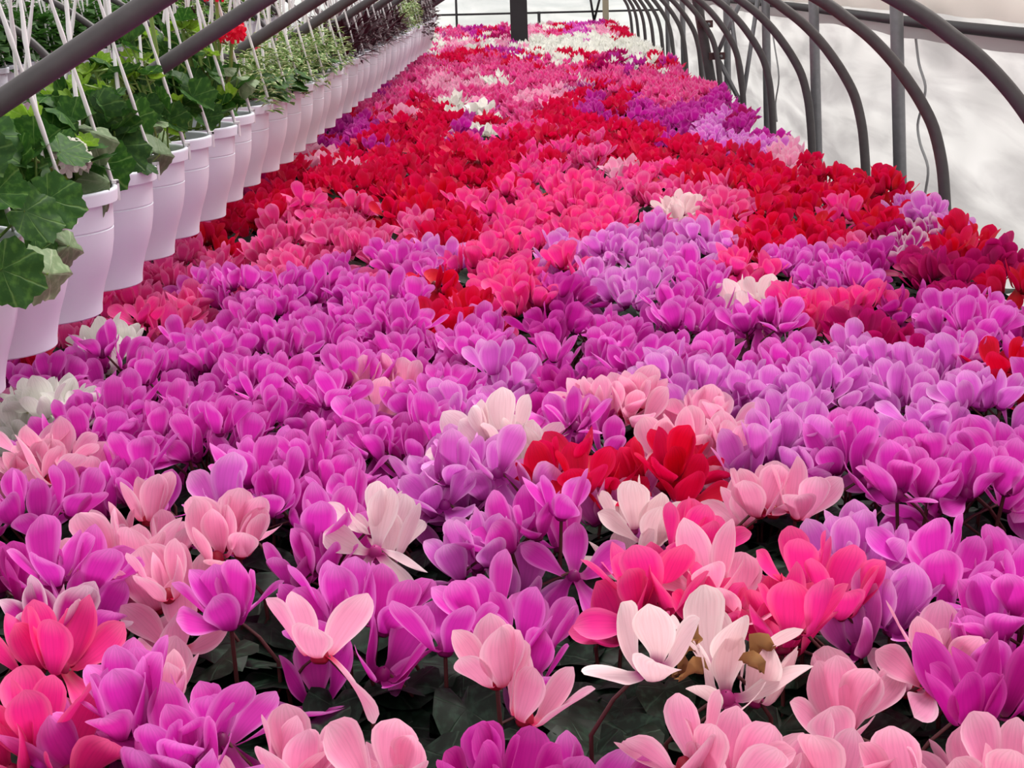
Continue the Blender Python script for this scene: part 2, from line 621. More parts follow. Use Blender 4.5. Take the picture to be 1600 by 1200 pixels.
b.build("bench_top", M_BENCH, bench2, smooth=False)
for y in np.arange(1.3, 18.3, 2.8):
    for x in (-3.4, -2.1):
        link("leg", leg_me, bench2, Matrix.Translation((x, y, 0)))

# hoops over the bench ----------------------------------------------------------
R_PTS = [(1.135, 0.0), (1.135, 0.45), (1.133, 0.70), (1.129, 0.86), (1.12, 0.972), (1.108, 1.055), (1.084, 1.142), (1.050, 1.209), (1.012, 1.267), (0.965, 1.328), (0.905, 1.390),
         (0.844, 1.439), (0.77, 1.492), (0.62, 1.575), (0.42, 1.665), (0.20, 1.735), (0.0, 1.757)]
L_PTS = [(-1.42, 0.0), (-1.42, 0.80), (-1.40, 0.94), (-1.34, 1.05), (-1.25, 1.135), (-1.12, 1.222), (-0.96, 1.316), (-0.78, 1.420), (-0.57, 1.541), (-0.40, 1.632),
         (-0.20, 1.716)]
hoop_me = None
hoop_y = [2.13 + 1.055 * k for k in range(-1, 16)]
ordn = ["first", "second", "third", "fourth", "fifth", "sixth", "seventh", "eighth", "ninth", "tenth", "eleventh", "twelfth", "thirteenth", "fourteenth", "fifteenth",
        "sixteenth", "seventeenth", "eighteenth", "nineteenth", "twentieth", "twenty-first", "twenty-second", "twenty-third", "twenty-fourth", "twenty-fifth",
        "twenty-sixth", "twenty-seventh", "twenty-eighth", "twenty-ninth", "thirtieth", "thirty-first", "thirty-second", "thirty-third", "thirty-fourth",
        "thirty-fifth", "thirty-sixth", "thirty-seventh", "thirty-eighth", "thirty-ninth", "fortieth"]


def smooth_path(pts, sub=4):
    P = [Vector((p[0], 0, p[1])) for p in pts]
    out = []
    for i in range(len(P) - 1):
        p0, p1, p2, p3 = P[max(i - 1, 0)], P[i], P[i + 1], P[min(i + 2, len(P) - 1)]
        for s in range(sub):
            t = s / sub
            out.append(0.5 * ((2 * p1) + (p2 - p0) * t + (2 * p0 - 5 * p1 + 4 * p2 - p3) * t * t + (3 * p1 - p0 - 3 * p2 + p3) * t ** 3))
    out.append(P[-1])
    return out


hoop_pts = smooth_path(R_PTS + L_PTS[::-1])
b = MB(); b.tube(hoop_pts, 0.0165, 12)
hoop_me = b.mesh("hoop", M_HOOP)
for k, y in enumerate(hoop_y):
    o = link("hoop", hoop_me, None, Matrix.Translation((0, y, 0)))
    tag(o, "grey bent-tube hoop arching over the flower bed, %s from the front" % ordn[k], "hoop", "hoops over the flower bed")
# hoops of the neighbouring bay: their near feet stand beyond the hanging pots
b = MB(); b.tube(smooth_path([(p[0] - 2.97, p[1]) for p in R_PTS]), 0.0165, 10)
hoop2_me = b.mesh("hoop", M_HOOP)
for k in range(11):
    o = link("hoop", hoop2_me, None, Matrix.Translation((0, 5.4 + 1.005 * k, 0)))
    tag(o, "dark tube hoop of the neighbouring bay behind the hanging pots, %s from the front" % ordn[k], "hoop", "hoops of the neighbouring bay")

# posts along the film wall
for k in range(7):
    y = (6.08, 7.91, 9.60, 11.58, 13.3, 15.0, 16.7)[k]
    ln = (0.055, 0.045, 0.03, 0.02, 0.02, 0.02, 0.02)[k]
    bot = Vector((1.43 + 0.74 * ln, y, 0)); top = Vector((1.43 - 1.5 * ln, y, 2.3))
    b = MB(); b.tube([bot, top], 0.0255, 14)
    o = b.build("support_post", M_TUBE)
    tag(o, "grey galvanised upright post by the film wall, %s from the front" % ordn[k], "post", "upright posts along the film wall")

# heavier braced post in the middle distance, bracket plates and diagonal braces
Yb = 9.6
bp = link("braced_post", None)
tag(bp, "thick leaning post with rusty bracket plates and diagonal braces by the film wall", "post")
p0, p1 = on_y(1078, -60, Yb), on_y(1113, 135, Yb)
d = (p1 - p0).normalized()
b = MB(); b.tube([p0 - d * 0.5, p0, p1, p1 + d * 0.75], 0.030, 12); b.build("shaft", M_HOOP, bp)
for (x, y) in ((1094, 38), (1113, 88)):
    c = on_y(x, y, Yb - 0.04)
    b = MB(); b.box(c.x - 0.02, c.x + 0.075, c.y - 0.02, c.y + 0.02, c.z - 0.02, c.z + 0.022); b.build("bracket_plate", M_BRACKET, bp, smooth=False)
    b = MB(); b.tube([(c.x + 0.05, c.y - 0.032, c.z), (c.x + 0.05, c.y - 0.018, c.z)], 0.010, 8); b.build("bolt", M_TUBE, bp)
for (a, c) in (((1120, 86), (1172, -30)), ((1120, 88), (1152, 150)), ((1187, -20), (1160, 160)), ((1140, 10), (1160, 150))):
    q0, q1 = on_y(a[0], a[1], Yb), on_y(c[0], c[1], Yb)
    b = MB(); b.tube([q0, q1 + (q1 - q0) * 0.15], 0.014, 8); b.build("brace", M_TUBE, bp)

# cords hanging in waves on the film
for (xs, nm) in ((((1431, 60), (1436, 100), (1446, 135), (1441, 165), (1434, 195), (1438, 225), (1450, 262), (1446, 300), (1441, 330)), "wavy grey cord hanging on the film behind the thick post, front one"),
                 (((1205, 35), (1210, 70), (1217, 120), (1212, 160), (1214, 190)), "thin wavy cord hanging on the film beside the third post")):
    b = MB()
    P = [on_x(x, y, X_FILM - 0.05) for x, y in xs]
    Q = []
    for i in range(len(P) - 1):
        for s in range(4):
            t = s / 4
            a_, b_, c_, d_ = P[max(i - 1, 0)], P[i], P[i + 1], P[min(i + 2, len(P) - 1)]
            Q.append(0.5 * ((2 * b_) + (c_ - a_) * t + (2 * a_ - 5 * b_ + 4 * c_ - d_) * t * t + (3 * b_ - a_ - 3 * c_ + d_) * t ** 3))
    Q.append(P[-1])
    y0 = sum(p.y for p in P) / len(P)
    b.tube(Q, 0.0055, 6)
    tag(b.build("cord", M_CORD), nm.replace(", front one", ""), "cord", "cords on the film wall")

# dark square post in the bed, far down the middle
pb = on_z(812, 66, 0.97)
b = MB(); b.box(-0.075, 0.075, -0.075, 0.075, 0.0, 2.6)
b2 = MB()
bx = link("square_post", None, None, Matrix.Translation((pb.x, pb.y, 0)))
tag(bx, "dark square post rising from the middle of the flower bed at the far end", "post")
b.build("shaft", M_DARK, bx, smooth=False)
b = MB(); b.box(-0.10, 0.10, -0.10, 0.10, 2.45, 2.47); b.build("top_plate", M_DARK, bx, smooth=False)
b = MB(); b.box(-0.11, 0.11, -0.11, 0.11, 0.0, 0.02); b.build("base_plate", M_DARK, bx, smooth=False)

# framing of the far end
ef = link("end_frame", None)
tag(ef, "dark tubular framing of the far end wall with cross rail and braces", "frame")
ye = Y_END - 0.06
def ep(x, y): return on_y(x, y, ye)
q0, q1 = ep(705, 21.5), ep(955, 18)
b = MB(); b.tube([q0 + Vector((-1.2, 0, 0)), q1 + Vector((0.6, 0, 0))], 0.012, 8); b.build("cross_rail", M_DARK, ef)
for (x0, y0, x1, y1, r) in ((711, -40, 713, 40, 0.014), (842, 18, 842, 45, 0.018)):
    a, c = ep(x0, y0), ep(x1, y1)
    b = MB(); b.tube([a, Vector((c.x, c.y, 0.02))], r, 8); b.build("upright", M_DARK, ef)
for (x0, y0, x1, y1) in ((918, -30, 929, 38), (944, -30, 927, 38), (927, 30, 934, 42)):
    a, c = ep(x0, y0), ep(x1, y1)
    b = MB(); b.tube([a, c], 0.014, 8); b.build("brace", M_DARK, ef)
a = ep(946, 20)
b = MB(); b.box(a.x - 0.035, a.x + 0.035, ye - 0.09, ye - 0.03, 0.0, 2.5)
tag(b.build("timber_post", M_CREAM, smooth=False), "pale timber upright at the corner of the far end wall", "post")
b = MB(); b.tube([(-0.84 * 1, -1.0, 1.86), (-0.84, Y_END - 0.1, 1.86)], 0.017, 8)

# ------------------------------------------------------------------ plant geometry
PETAL_W = ([0, .08, .18, .30, .45, .60, .75, .88, .96, 1.0], [.30, .32, .42, .62, .88, 1.0, .95, .68, .36, .05])
PETAL_WR = ([0, .08, .18, .30, .45, .62, .78, .90, .97, 1.0], [.28, .30, .38, .55, .80, .98, 1.0, .80, .46, .12])


def petal_geo(L, W, tilt, curl, cup, twist, nu=14, nv=6, rnd=False, side=0.0, reflex=True):
    """petal in the x-z plane: x outward, z up; base on the throat ring"""
    tu = np.linspace(0, 1, nu)
    if nu > 5:
        tu = tu ** 0.92
    wt = PETAL_WR if rnd else PETAL_W
    w = np.interp(tu, wt[0], wt[1]) * W / 2
    # centre line
    fine = np.linspace(0, 1, 41)
    a0 = math.radians(118 if reflex else math.degrees(tilt) + 10)
    tl = tilt + curl * fine ** 1.5
    al = np.where(fine < 0.20, a0 + (tl - a0) * (np.sin(fine / 0.20 * PI / 2)), tl)
    ds = L / 40
    cx = np.concatenate([[0], np.cumsum(np.sin(al[:-1]) * ds)]) + 0.006
    cz = np.concatenate([[0], np.cumsum(np.cos(al[:-1]) * ds)])
    X = np.interp(tu, fine, cx); Z = np.interp(tu, fine, cz); A = np.interp(tu, fine, al)
    V, UV = [], []
    for i in range(nu):
        tw = twist * tu[i] ** 1.2
        nrm = np.array([math.cos(A[i]), 0, -math.sin(A[i])])      # outward side normal
        sd = np.array([0, 1.0, 0]) * math.cos(tw) + nrm * math.sin(tw)
        nn = -np.array([0, 1.0, 0]) * math.sin(tw) + nrm * math.cos(tw)
        for j in range(nv + 1):
            v = -1 + 2 * j / nv
            p = np.array([X[i], side * tu[i] ** 2 * L, Z[i]]) + sd * v * w[i] - nn * cup * (v * v - 0.3) * w[i]
            V.append(p); UV.append((v, tu[i]))
    Fc = []
    for i in range(nu - 1):
        for j in range(nv):
            k = i * (nv + 1) + j
            Fc.append((k, k + 1, k + nv + 2, k + nv + 1))
    return np.array(V), Fc, np.array(UV)


def petal_params(kind):
    r = random.uniform
    d = dict(L=r(.055, .068), W=r(.028, .038), cup=r(.10, .50), twist=r(-.9, .9), rnd=random.random() < .3, side=r(-.18, .18))
    if kind == 'up':
        d.update(tilt=r(.02, .52), curl=r(-.25, .45))
    elif kind == 'out':
        d.update(tilt=r(.65, 1.25), curl=r(-.5, .6))
    else:
        d.update(tilt=r(1.7, 2.5), curl=r(-.2, .5), cup=r(.05, .3))
    return d


PETALS = [('up', petal_params('up')) for _ in range(14)] + [('out', petal_params('out')) for _ in range(6)] + [('down', petal_params('down')) for _ in range(4)]
UPS = list(range(14)); OUTS = list(range(14, 20)); DOWNS = list(range(20, 24))
petal_cache = {}


def petal_mesh(i, code):
    k = (i, code)
    if k not in petal_cache:
        v, f, uv = petal_geo(**PETALS[i][1])
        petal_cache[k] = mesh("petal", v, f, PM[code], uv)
    return petal_cache[k]


def flower_recipe(open_=None):
    """five (azimuth, petal variant, scale)"""
    base = random.uniform(0, 2 * PI)
    out = []
    o = random.random() if open_ is None else open_
    for i in range(5):
        q = random.random()
        if o > 1:
            idx = (UPS[3], UPS[7], OUTS[1], DOWNS[0], OUTS[3])[i]
        elif o > .88:
            idx = random.choice(DOWNS if q < .45 else (OUTS if q < .8 else UPS))
        elif o > .60:
            idx = random.choice(OUTS if q < .42 else UPS)
        else:
            idx = random.choice(OUTS if q < .10 else UPS)
        out.append((base + i * 2 * PI / 5 + random.uniform(-.28, .28), idx, random.uniform(.88, 1.08)))
    return out


# throat + calyx
b = MB()
b.lathe([(.0006, .0085), (.0030, .0080), (.0058, .0045), (.0074, .000), (.0072, -.004), (.0050, -.0065), (.0030, -.004)], 12)
throat_me = {}
throat_cols = {'M': (130, 8, 100), 'V': (92, 6, 80), 'L': (140, 24, 120), 'H': (140, 10, 66), 'P': (150, 10, 48), 'B': (170, 40, 120), 'W': (206, 214, 170), 'R': (110, 0, 18),
               'D': (70, 0, 40), 'C': (150, 12, 72), 'F': (130, 10, 100)}
for k, c in throat_cols.items():
    throat_me[k] = b.mesh("throat", principled("throat_" + k.lower(), srgb(*c), 0.5))
# stems (unit length, slight bow)
stem_me = []
for bow in (0.0, 0.05, -0.06):
    b = MB()
    b.tube([(bow * math.sin(PI * t), 0, t) for t in np.linspace(0, 1, 6)], 0.0024, 6, cap=False)
    stem_me.append(b.mesh("stem", M_STEM))


# cyclamen leaves: heart shaped with a fine toothed edge
def heart_leaf(L, W, fold, droop, wav, nr=4, na=18):
    V, UV, Fc = [(0, 0, 0)], [(0, 0)], []
    s = random.uniform(0, 9)
    for r in range(1, nr + 1):
        for k in range(na):
            th = 2 * PI * k / na
            # heart outline about the leaf-stalk point
            x = math.sin(th); y = math.cos(th)
            rad = 0.62 + 0.38 * math.cos(th) if False else 1.0
            t = abs(th - PI) / PI            # 0 at the notch, 1 at the tip
            rad = 0.30 + 0.34 * min(1, t / 0.16) ** 0.8 + 0.36 * t ** 1.6
            if r == nr:
                rad *= 1 + 0.025 * (-1) ** k
            q = r / nr
            px, py = x * rad * W * q, y * rad * L * q
            pz = fold * abs(px) - droop * (py / L) ** 2 * L * 0.6 - 0.10 * q * q * L * (1 if t < .3 else .4) + wav * math.sin(3 * th + s) * q * q
            V.append((px, py, pz)); UV.append((px / W * 1.2, py / L))
    for k in range(na):
        Fc.append((0, 1 + (k + 1) % na, 1 + k))
    for r in range(1, nr):
        for k in range(na):
            a = 1 + (r - 1) * na + k; c = 1 + (r - 1) * na + (k + 1) % na
            Fc.append((a, c, c + na, a + na))
    Fc = [tuple(reversed(f)) for f in Fc]
    return V, Fc, UV


cleaf_me = []
for i in range(7):
    v, f, uv = heart_leaf(random.uniform(.050, .064), random.uniform(.040, .054), random.uniform(-.1, .35), random.uniform(0, .5), random.uniform(.001, .005))
    cleaf_me.append(mesh("leaf", v, f, M_CLEAF, uv))
b = MB()
b.lathe([(.044, 0.0), (.052, .096), (.055, .097), (.055, .108), (.051, .108), (.050, .094), (.0, .094)], 14, close_bottom=False)
cpot_me = b.mesh("pot", M_CPOT)


def axis_to(p0, p1):
    """matrix carrying the unit z segment onto p0-p1 (scaled in length only)"""
    d = p1 - p0
    q = Vector((0, 0, 1)).rotation_difference(d.normalized())
    return Matrix.Translation(p0) @ q.to_matrix().to_4x4() @ Matrix.Diagonal((1, 1, d.length, 1))


# ------------------------------------------------------------------ what grows where: flower clusters read off the photograph, as points on the bed
SEEDS = """
180,1130,M5 290,1130,M6 225,1062,P3 50,1160,H3 78,1045,H2 440,1170,P3 600,1200,P2 770,1188,V2 905,1168,M4 940,1140,P2 1110,1180,P4 1270,1172,P4 1440,1185,P2 1560,1178,P4
500,1068,P1 790,1065,P2 1020,1090,B1 1135,1055,B3 1330,1045,P2 1455,990,P3 70,985,F2 1570,1000,M3 850,1070,V2 1545,1090,V2
545,960,M7 690,985,M1 800,955,M4 365,965,M2 275,915,P4 105,920,M4 1035,930,H6 1255,925,H5 1130,925,P3 1385,935,L3 1500,895,M5 1590,960,M4 20,900,V3 1230,985,H2
195,875,P 360,860,P 45,880,M 500,840,M 590,850,B3 760,845,L 862,840,M 1000,810,B3 1205,795,P4 1345,860,L 1590,865,M 1060,850,H3 330,930,P2
60,805,M 215,800,P 410,770,M 500,735,M 565,785,M 770,755,L 905,760,R 1000,765,L 1045,740,R 1415,780,M 1520,765,M 1190,715,L 1262,705,L 690,760,L 850,755,L 355,800,L2
60,735,P 205,740,M 335,690,M 250,690,M 440,725,M 575,680,M 700,715,L 800,700,B 905,680,M 965,655,P 1060,690,P 1125,705,P 1330,720,M 1590,730,M 1450,720,M 640,680,M 135,690,M
90,655,W 180,660,M 300,650,M 420,650,M 520,650,M 590,610,P 685,630,M 780,605,L 870,650,V 1070,610,L 1180,600,L 1290,610,L 1400,620,L 1440,660,L 1530,640,L 1375,585,L 1010,650,P 30,660,W 1240,640,L 730,640,L
80,605,M 160,580,M 165,560,W 240,580,M 330,570,M 400,600,M 470,590,M 640,570,M 750,570,M 850,555,M 950,550,M 1010,565,M 1130,565,M 1230,565,M 1310,550,L 1480,580,L 1570,575,M 60,558,R 10,570,V 560,560,M 540,600,M 30,610,P 1440,600,L 1590,590,R
120,530,C 220,520,H 340,525,M 400,510,M 500,510,M 560,500,M 620,480,M 690,510,R 750,515,M 820,480,H 790,440,H 880,480,V 960,510,M 1050,490,M 1120,480,M 1180,465,B 1250,495,H 1340,480,H 1410,480,V 1480,450,D 1540,495,M 1590,505,V 1370,535,D 450,520,M 290,540,M 1080,520,M 1200,520,M 700,540,M 270,500,C
190,450,C 260,440,C 320,450,M 420,440,C 350,410,C 460,420,C 520,450,M 600,440,C 670,450,R 690,398,L 740,410,H 800,425,H 880,405,L 960,410,L 1040,400,L 1100,390,L 1160,430,H 1240,415,M 1300,440,M 1350,420,V 1420,395,F 1500,405,R 1560,420,D 1590,440,R 380,470,M 450,465,M 640,430,M 580,465,M 920,440,L 1000,440,L 1080,430,M 150,470,C
230,395,D 300,375,C 360,355,R 420,350,R 340,315,V 470,335,H 540,355,C 600,375,C 640,315,R 700,315,R 560,315,R 500,295,R 440,315,R 760,335,H 830,335,H 900,325,H 960,350,H 1010,315,C 1080,315,C 1130,335,C 1060,325,B 1190,315,R 1250,355,R 1280,375,R 1200,365,R 1330,305,R 1380,285,R 1420,305,R 1320,335,H 1440,335,R 1500,345,L 1460,320,L 1370,350,R 870,380,H 1140,365,H 930,375,H 1540,360,L 1400,370,D 650,370,C 720,360,R 510,390,C 290,410,C 1460,370,F 1330,390,C 1530,380,R
480,245,P 500,228,V 430,265,R 540,265,R 600,245,R 660,235,R 710,222,F 760,245,R 820,235,H 880,235,R 940,275,P 920,255,C 980,245,R 1040,235,R 1100,245,R 1160,275,R 1130,212,L 1150,230,L 1220,240,P 1280,255,R 1190,292,R 1090,275,R 1000,285,H 860,285,H 1040,195,V 1090,195,V 1130,165,V 1180,200,V 1000,218,R 1070,212,V 600,290,R 660,275,R 780,280,R 720,265,R 1240,285,R 1290,225,D 1240,215,V 1130,295,R 470,280,R 400,290,D 450,225,P
520,205,V 560,205,V 600,195,R 620,188,P 680,205,R 715,175,W 755,186,W 730,195,V 800,185,C 850,165,P 870,205,R 920,165,V 900,150,F 960,155,R 990,160,W 1020,155,C 1060,155,C 1100,145,C 560,172,C 640,155,C 600,165,C 690,155,C 730,145,P 770,155,C 820,145,C 500,212,R 960,185,R 900,190,R 660,180,R 1010,185,V 780,205,R 840,190,R 540,185,R 1150,190,D
560,152,C 600,132,F 640,132,C 680,132,P 720,122,C 780,130,W 800,122,D 830,122,C 880,112,C 940,122,C 1000,132,C 1050,122,C 650,112,C 700,112,C 750,105,C 640,97,F 1080,135,C 590,145,V 620,120,C
690,95,R 740,95,R 780,90,R 800,85,V 840,97,R 900,92,R 875,100,W 960,95,D 1000,95,V 1030,102,R 820,78,W 860,75,W 900,72,W 940,72,W 980,76,W 1020,88,W 840,70,W 880,66,W 920,64,W 960,64,W 1000,72,W 835,84,W 870,84,W 910,82,W 950,84,W 985,84,W 1040,95,W 660,78,W 690,67,W 720,74,P 750,78,W 790,72,P 700,82,C 650,90,C 770,70,W 670,68,W 740,68,P
700,52,C 740,52,V 770,42,C 720,42,C 780,56,D 850,47,W 900,42,M 870,37,C 840,52,P 880,52,R 930,42,V 940,52,P 960,46,R 680,52,R 760,60,R 920,54,W 690,58,F 900,57,M 860,57,C 980,56,R 710,60,C
"""
seeds = []
for s in SEEDS.split():
    x, y, c = s.split(',')
    seeds.append((float(x), float(y), c[0], int(c[1:]) if len(c) > 1 else 0))
seed_xy = np.array([(s[0], s[1]) for s in seeds])
seed_w = np.array([3.2 if s[2] in 'WBFD' and s[1] > 100 and s[1] < 395 else 1.0 for s in seeds])
Z_C = 0.945   # height of the middle of the flowers


def colour_at(p, jitter=True):
    x, y, D = pix(p)
    if D < 0:
        return 'M'
    sc = F_PX / D * 0.13
    d = ((seed_xy[:, 0] - x) / sc) ** 2 + ((seed_xy[:, 1] - y) / (sc * 0.42)) ** 2
    if y > 100:
        d = d * seed_w
    pj = 0.16 if y > 400 else 0.34
    if jitter and random.random() < pj:
        c = seeds[int(np.argsort(d)[random.choice((1, 1, 2, 3, 4))])][2]
        return c
    return seeds[int(np.argmin(d))][2]


# plants: the clusters in the nearer part as they stand, then the gaps filled at pot spacing
plants = []          # (x, y, code)
for (x, y, c, cnt) in seeds:
    if y < 285:
        continue
    p = on_z(x, y, Z_C)
    if X_BED_R - 0.04 < p.x < X_BED_R + 0.16:
        p.x = X_BED_R - 0.04
    if p.x > X_BED_R - 0.03 or p.x < X_BED_L + 0.05:
        continue
    if all((p.x - q[0]) ** 2 + (p.y - q[1]) ** 2 > 0.055 ** 2 for q in plants):
        plants.append((p.x, p.y, c, True, cnt))
cell = {}


def cell_add(q):
    cell.setdefault((int(q[0] // .12), int(q[1] // .12)), []).append(q)


def cell_near(x, y, r):
    cx, cy = int(x // .12), int(y // .12)
    for i in (-1, 0, 1):
        for j in (-1, 0, 1):
            for q in cell.get((cx + i, cy + j), ()):
                if (q[0] - x) ** 2 + (q[1] - y) ** 2 < r * r:
                    return True
    return False


for q in plants:
    cell_add(q)
cand = []
yy = 0.35
while yy < 18.1:
    for k in range(int((X_BED_R - X_BED_L - 0.1) / 0.06)):
        cand.append((X_BED_L + 0.05 + 0.06 * k + random.uniform(-.03, .03), yy + random.uniform(-.03, .03)))
    yy += 0.06
random.shuffle(cand)
for (x, y) in cand:
    if x > X_BED_R - 0.04:
        continue
    lim = 0.112
    # the open gap between front clusters stays leafy
    px, py, D = pix((x, y, Z_C))
    infront = y < 1.72 and -40 < px < 1640 and py < 1230
    if infront:
        continue
    if not cell_near(x, y, lim):
        c = colour_at((x, y, Z_C)) if D > 0 else random.choice('MPHL')
        if py > 1230 or px < -60 or px > 1660:
            c = random.choice('MMLPHCP') if y < 2.6 else c
        q = (x, y, c, False, 0)
        plants.append(q); cell_add(q)

# visible ones, nearest first
def in_view(q):
    px, py, D = pix((q[0], q[1], Z_C))
    return D > 0 and -70 < px < 1670 and -20 < py < 1260


def behind_pots(q):
    return q[0] < -0.84 and q[1] > 2.0


vis = [q for q in plants if in_view(q) and not behind_pots(q)]
vis.sort(key=lambda q: pix((q[0], q[1], Z_C))[2])
single = vis[:300]
single_set = set((q[0], q[1]) for q in single)
rest = [q for q in plants if (q[0], q[1]) not in single_set]
print("plants", len(plants), "visible", len(vis), "single to", single[-1][1], "rest", len(rest))


def plant_flowers(q, big):
    """flower placements about a plant: (pos, spin matrix, open)"""
    n = random.choice((5, 6, 6, 7, 8)) if big else random.choice((4, 5, 5, 6))
    if q[4]:
        n = q[4]
    elif big and q[1] < 1.9:
        n = random.choice((4, 5, 5, 6))
    out = []
    dz = random.uniform(-.022, .018)
    R = (0.0, 0.008, 0.026, 0.034, 0.042)[n] if n < 5 else 0.056
    for i in range(n):
        a = 2.399963 * i + random.uniform(-.4, .4) + q[0] * 50
        r = R * math.sqrt((i + .35) / n) * random.uniform(.85, 1.15)
        z = dz + random.uniform(-.030, .022) - 0.026 * (r / R) ** 2
        out.append((r * math.cos(a), r * math.sin(a), z, a, r / R))
    return out


NAME_C = {'M': "magenta-pink", 'V': "deep purple", 'L': "lilac-pink", 'H': "hot-pink", 'P': "pale salmon-pink", 'B': "blush-white", 'W': "white", 'R': "scarlet",
          'D': "dark crimson", 'C': "rose-pink", 'F': "white-edged purple"}
POT_X = -0.826
POT_DY = 0.264
POT_Y0 = 2.27

made = []
for qi, q in enumerate(single):
    x, y, c, seeded, cnt = q
    big = 1.22 if y < 1.62 else (1.14 if y < 2.1 else 1.05)
    root = link("cyclamen", None, None, Matrix.Translation((x, y, Z_BENCH)))
    root["category"] = "cyclamen"
    root["group"] = "cyclamens in the flower bed"
    made.append((root, q))
    link("pot", cpot_me, root, Matrix.Rotation(random.uniform(0, 6), 4, 'Z'))
    zc = Z_C - Z_BENCH + 0.002
    near = y < 2.0
    for (fx, fy, fz, a, rr) in plant_flowers(q, seeded):
        pos = Vector((fx, fy, zc + fz - 0.04 * (big - 1) + (0.022 if cnt == 1 else 0.0) - (0.030 if y < 1.22 else 0.0)))
        lean = random.uniform(.0, .22) + .30 * rr
        M_ = Matrix.Translation(pos) @ Matrix.Rotation(a, 4, 'Z') @ Matrix.Rotation(lean, 4, 'Y') @ Matrix.Diagonal((big, big, big, 1))
        fl = link("flower", throat_me[c], root, M_)
        for (az, idx, sc) in flower_recipe(2.0 if cnt == 1 and c != 'B' else None):
            link("petal", petal_mesh(idx, c), fl, Matrix.Rotation(az, 4, 'Z') @ Matrix.Diagonal((sc, sc, sc, 1)))
        if y < 3.0:
            p0 = Vector((fx * .35, fy * .35, 0.10))
            link("stem", random.choice(stem_me), fl, M_.inverted() @ axis_to(p0, pos + Vector((0, 0, 0.008))))
    if c == 'B' and y < 1.6:
        for i in range(cnt + 1):
            v, f, uv = petal_geo(.030, .022, random.uniform(.2, 1.2), 1.5, .9, 2.0, nu=7, nv=4)
            v = v + rng.normal(0, .0016, v.shape)
            a = random.uniform(0, 6.28)
            link("withered_petal", mesh("withered_petal", v, f, M_DRY, uv), root, Matrix.Translation((.02 * math.cos(a), .02 * math.sin(a), zc + random.uniform(.0, .03))) @ Matrix.Rotation(a, 4, 'Z'))
    nl = 16 if y < 1.9 else (8 if y < 2.8 else 5)
    for i in range(nl):
        a = 2.399963 * i + x * 31
        r = 0.025 + 0.075 * math.sqrt((i + .5) / nl) * (1.15 if y < 1.9 else 1)
        z = 0.190 - 0.055 * (r / .1) + random.uniform(-.02, .018)
        M_ = Matrix.Translation((r * math.cos(a), r * math.sin(a), z)) @ Matrix.Rotation(a - PI / 2 + random.uniform(-.5, .5), 4, 'Z') @ \
            Matrix.Rotation(-random.uniform(-.15, .55), 4, 'X') @ Matrix.Rotation(random.uniform(-.3, .3), 4, 'Y')
        s = random.uniform(.8, 1.2)
        link("leaf", random.choice(cleaf_me), root, M_ @ Matrix.Diagonal((s, s, s, 1)))

# labels of the single plants
def lateral(x, y):
    if y < 2.05:
        return None
    w = (x + 0.84) / (X_BED_R + 0.84)
    return ("by the pots", "out from the pots", "short of mid-bed", "past mid-bed", "near the film wall", "at the film-wall edge")[min(5, max(0, int(w * 6)))]


groups = {}
for root, q in made:
    x, y, c = q[:3]
    px, py, D = pix((x, y, Z_C))
    lt = lateral(x, y)
    if lt:
        k = max(0, int(round((y - POT_Y0) / POT_DY)))
        key = "%s cyclamen %s, level with the %s pot" % (NAME_C[c], lt, ordn[k])
    else:
        band = "at the lower picture edge" if py > 1110 else ("in the front row" if py > 1000 else ("in the second row" if py > 900 else ("in the third row" if py > 800 else "in the fourth row")))
        third = ("at the far left", "left of centre", "at the centre", "right of centre", "at the far right")[min(4, max(0, int(px / 320)))]
        key = "%s cyclamen %s, %s" % (NAME_C[c], band, third)
    groups.setdefault(key, []).append((px, root))
for key, lst in groups.items():
    lst.sort(key=lambda t: t[0])
    n = len(lst)
    for i, (px, root) in enumerate(lst):
        if n == 1:
            root["label"] = key
        elif n == 2:
            root["label"] = key + (", left one", ", right one")[i]
        else:
            root["label"] = key + ", " + ordn[i] + " from left"

# ------------------------------------------------------------------ the rest of the bed: one mass of real flowers
def flower_lowres(nu, nv, nvar):
    res = []
    for _ in range(nvar):
        V, Fc, UV, n = [], [], [], 0
        for (az, idx, sc) in flower_recipe():
            v, f, uv = petal_geo(nu=nu, nv=nv, **PETALS[idx][1])
            ca, sa = math.cos(az), math.sin(az)
            v = v * sc
            v = np.stack([v[:, 0] * ca - v[:, 1] * sa, v[:, 0] * sa + v[:, 1] * ca, v[:, 2]], 1)
            V.append(v); Fc.append(np.array(f) + n); UV.append(uv); n += len(v)
        res.append((np.concatenate(V), np.concatenate(Fc), np.concatenate(UV)))
    return res


LOW_A = flower_lowres(5, 2, 14)
LOW_B = flower_lowres(3, 2, 14)
CODES = list(PETAL.keys())


def leaf_low():
    v = np.array([(0, -.03, 0), (.045, -.01, .008), (.03, .035, 0), (0, .055, -.012), (-.03, .035, 0), (-.045, -.01, .008)])
    f = np.array([(0, 1, 2, 3), (0, 3, 4, 5)])
    uv = np.array([(0, -.5), (1, 0), (.6, .6), (0, 1), (-.6, .6), (-1, 0)])
    return v, f, uv


LL = leaf_low()


def rotm(a, lean):
    ca, sa, cl, sl = math.cos(a), math.sin(a), math.cos(lean), math.sin(lean)
    return np.array([[ca, -sa, 0], [sa, ca, 0], [0, 0, 1]]) @ np.array([[cl, 0, sl], [0, 1, 0], [-sl, 0, cl]])


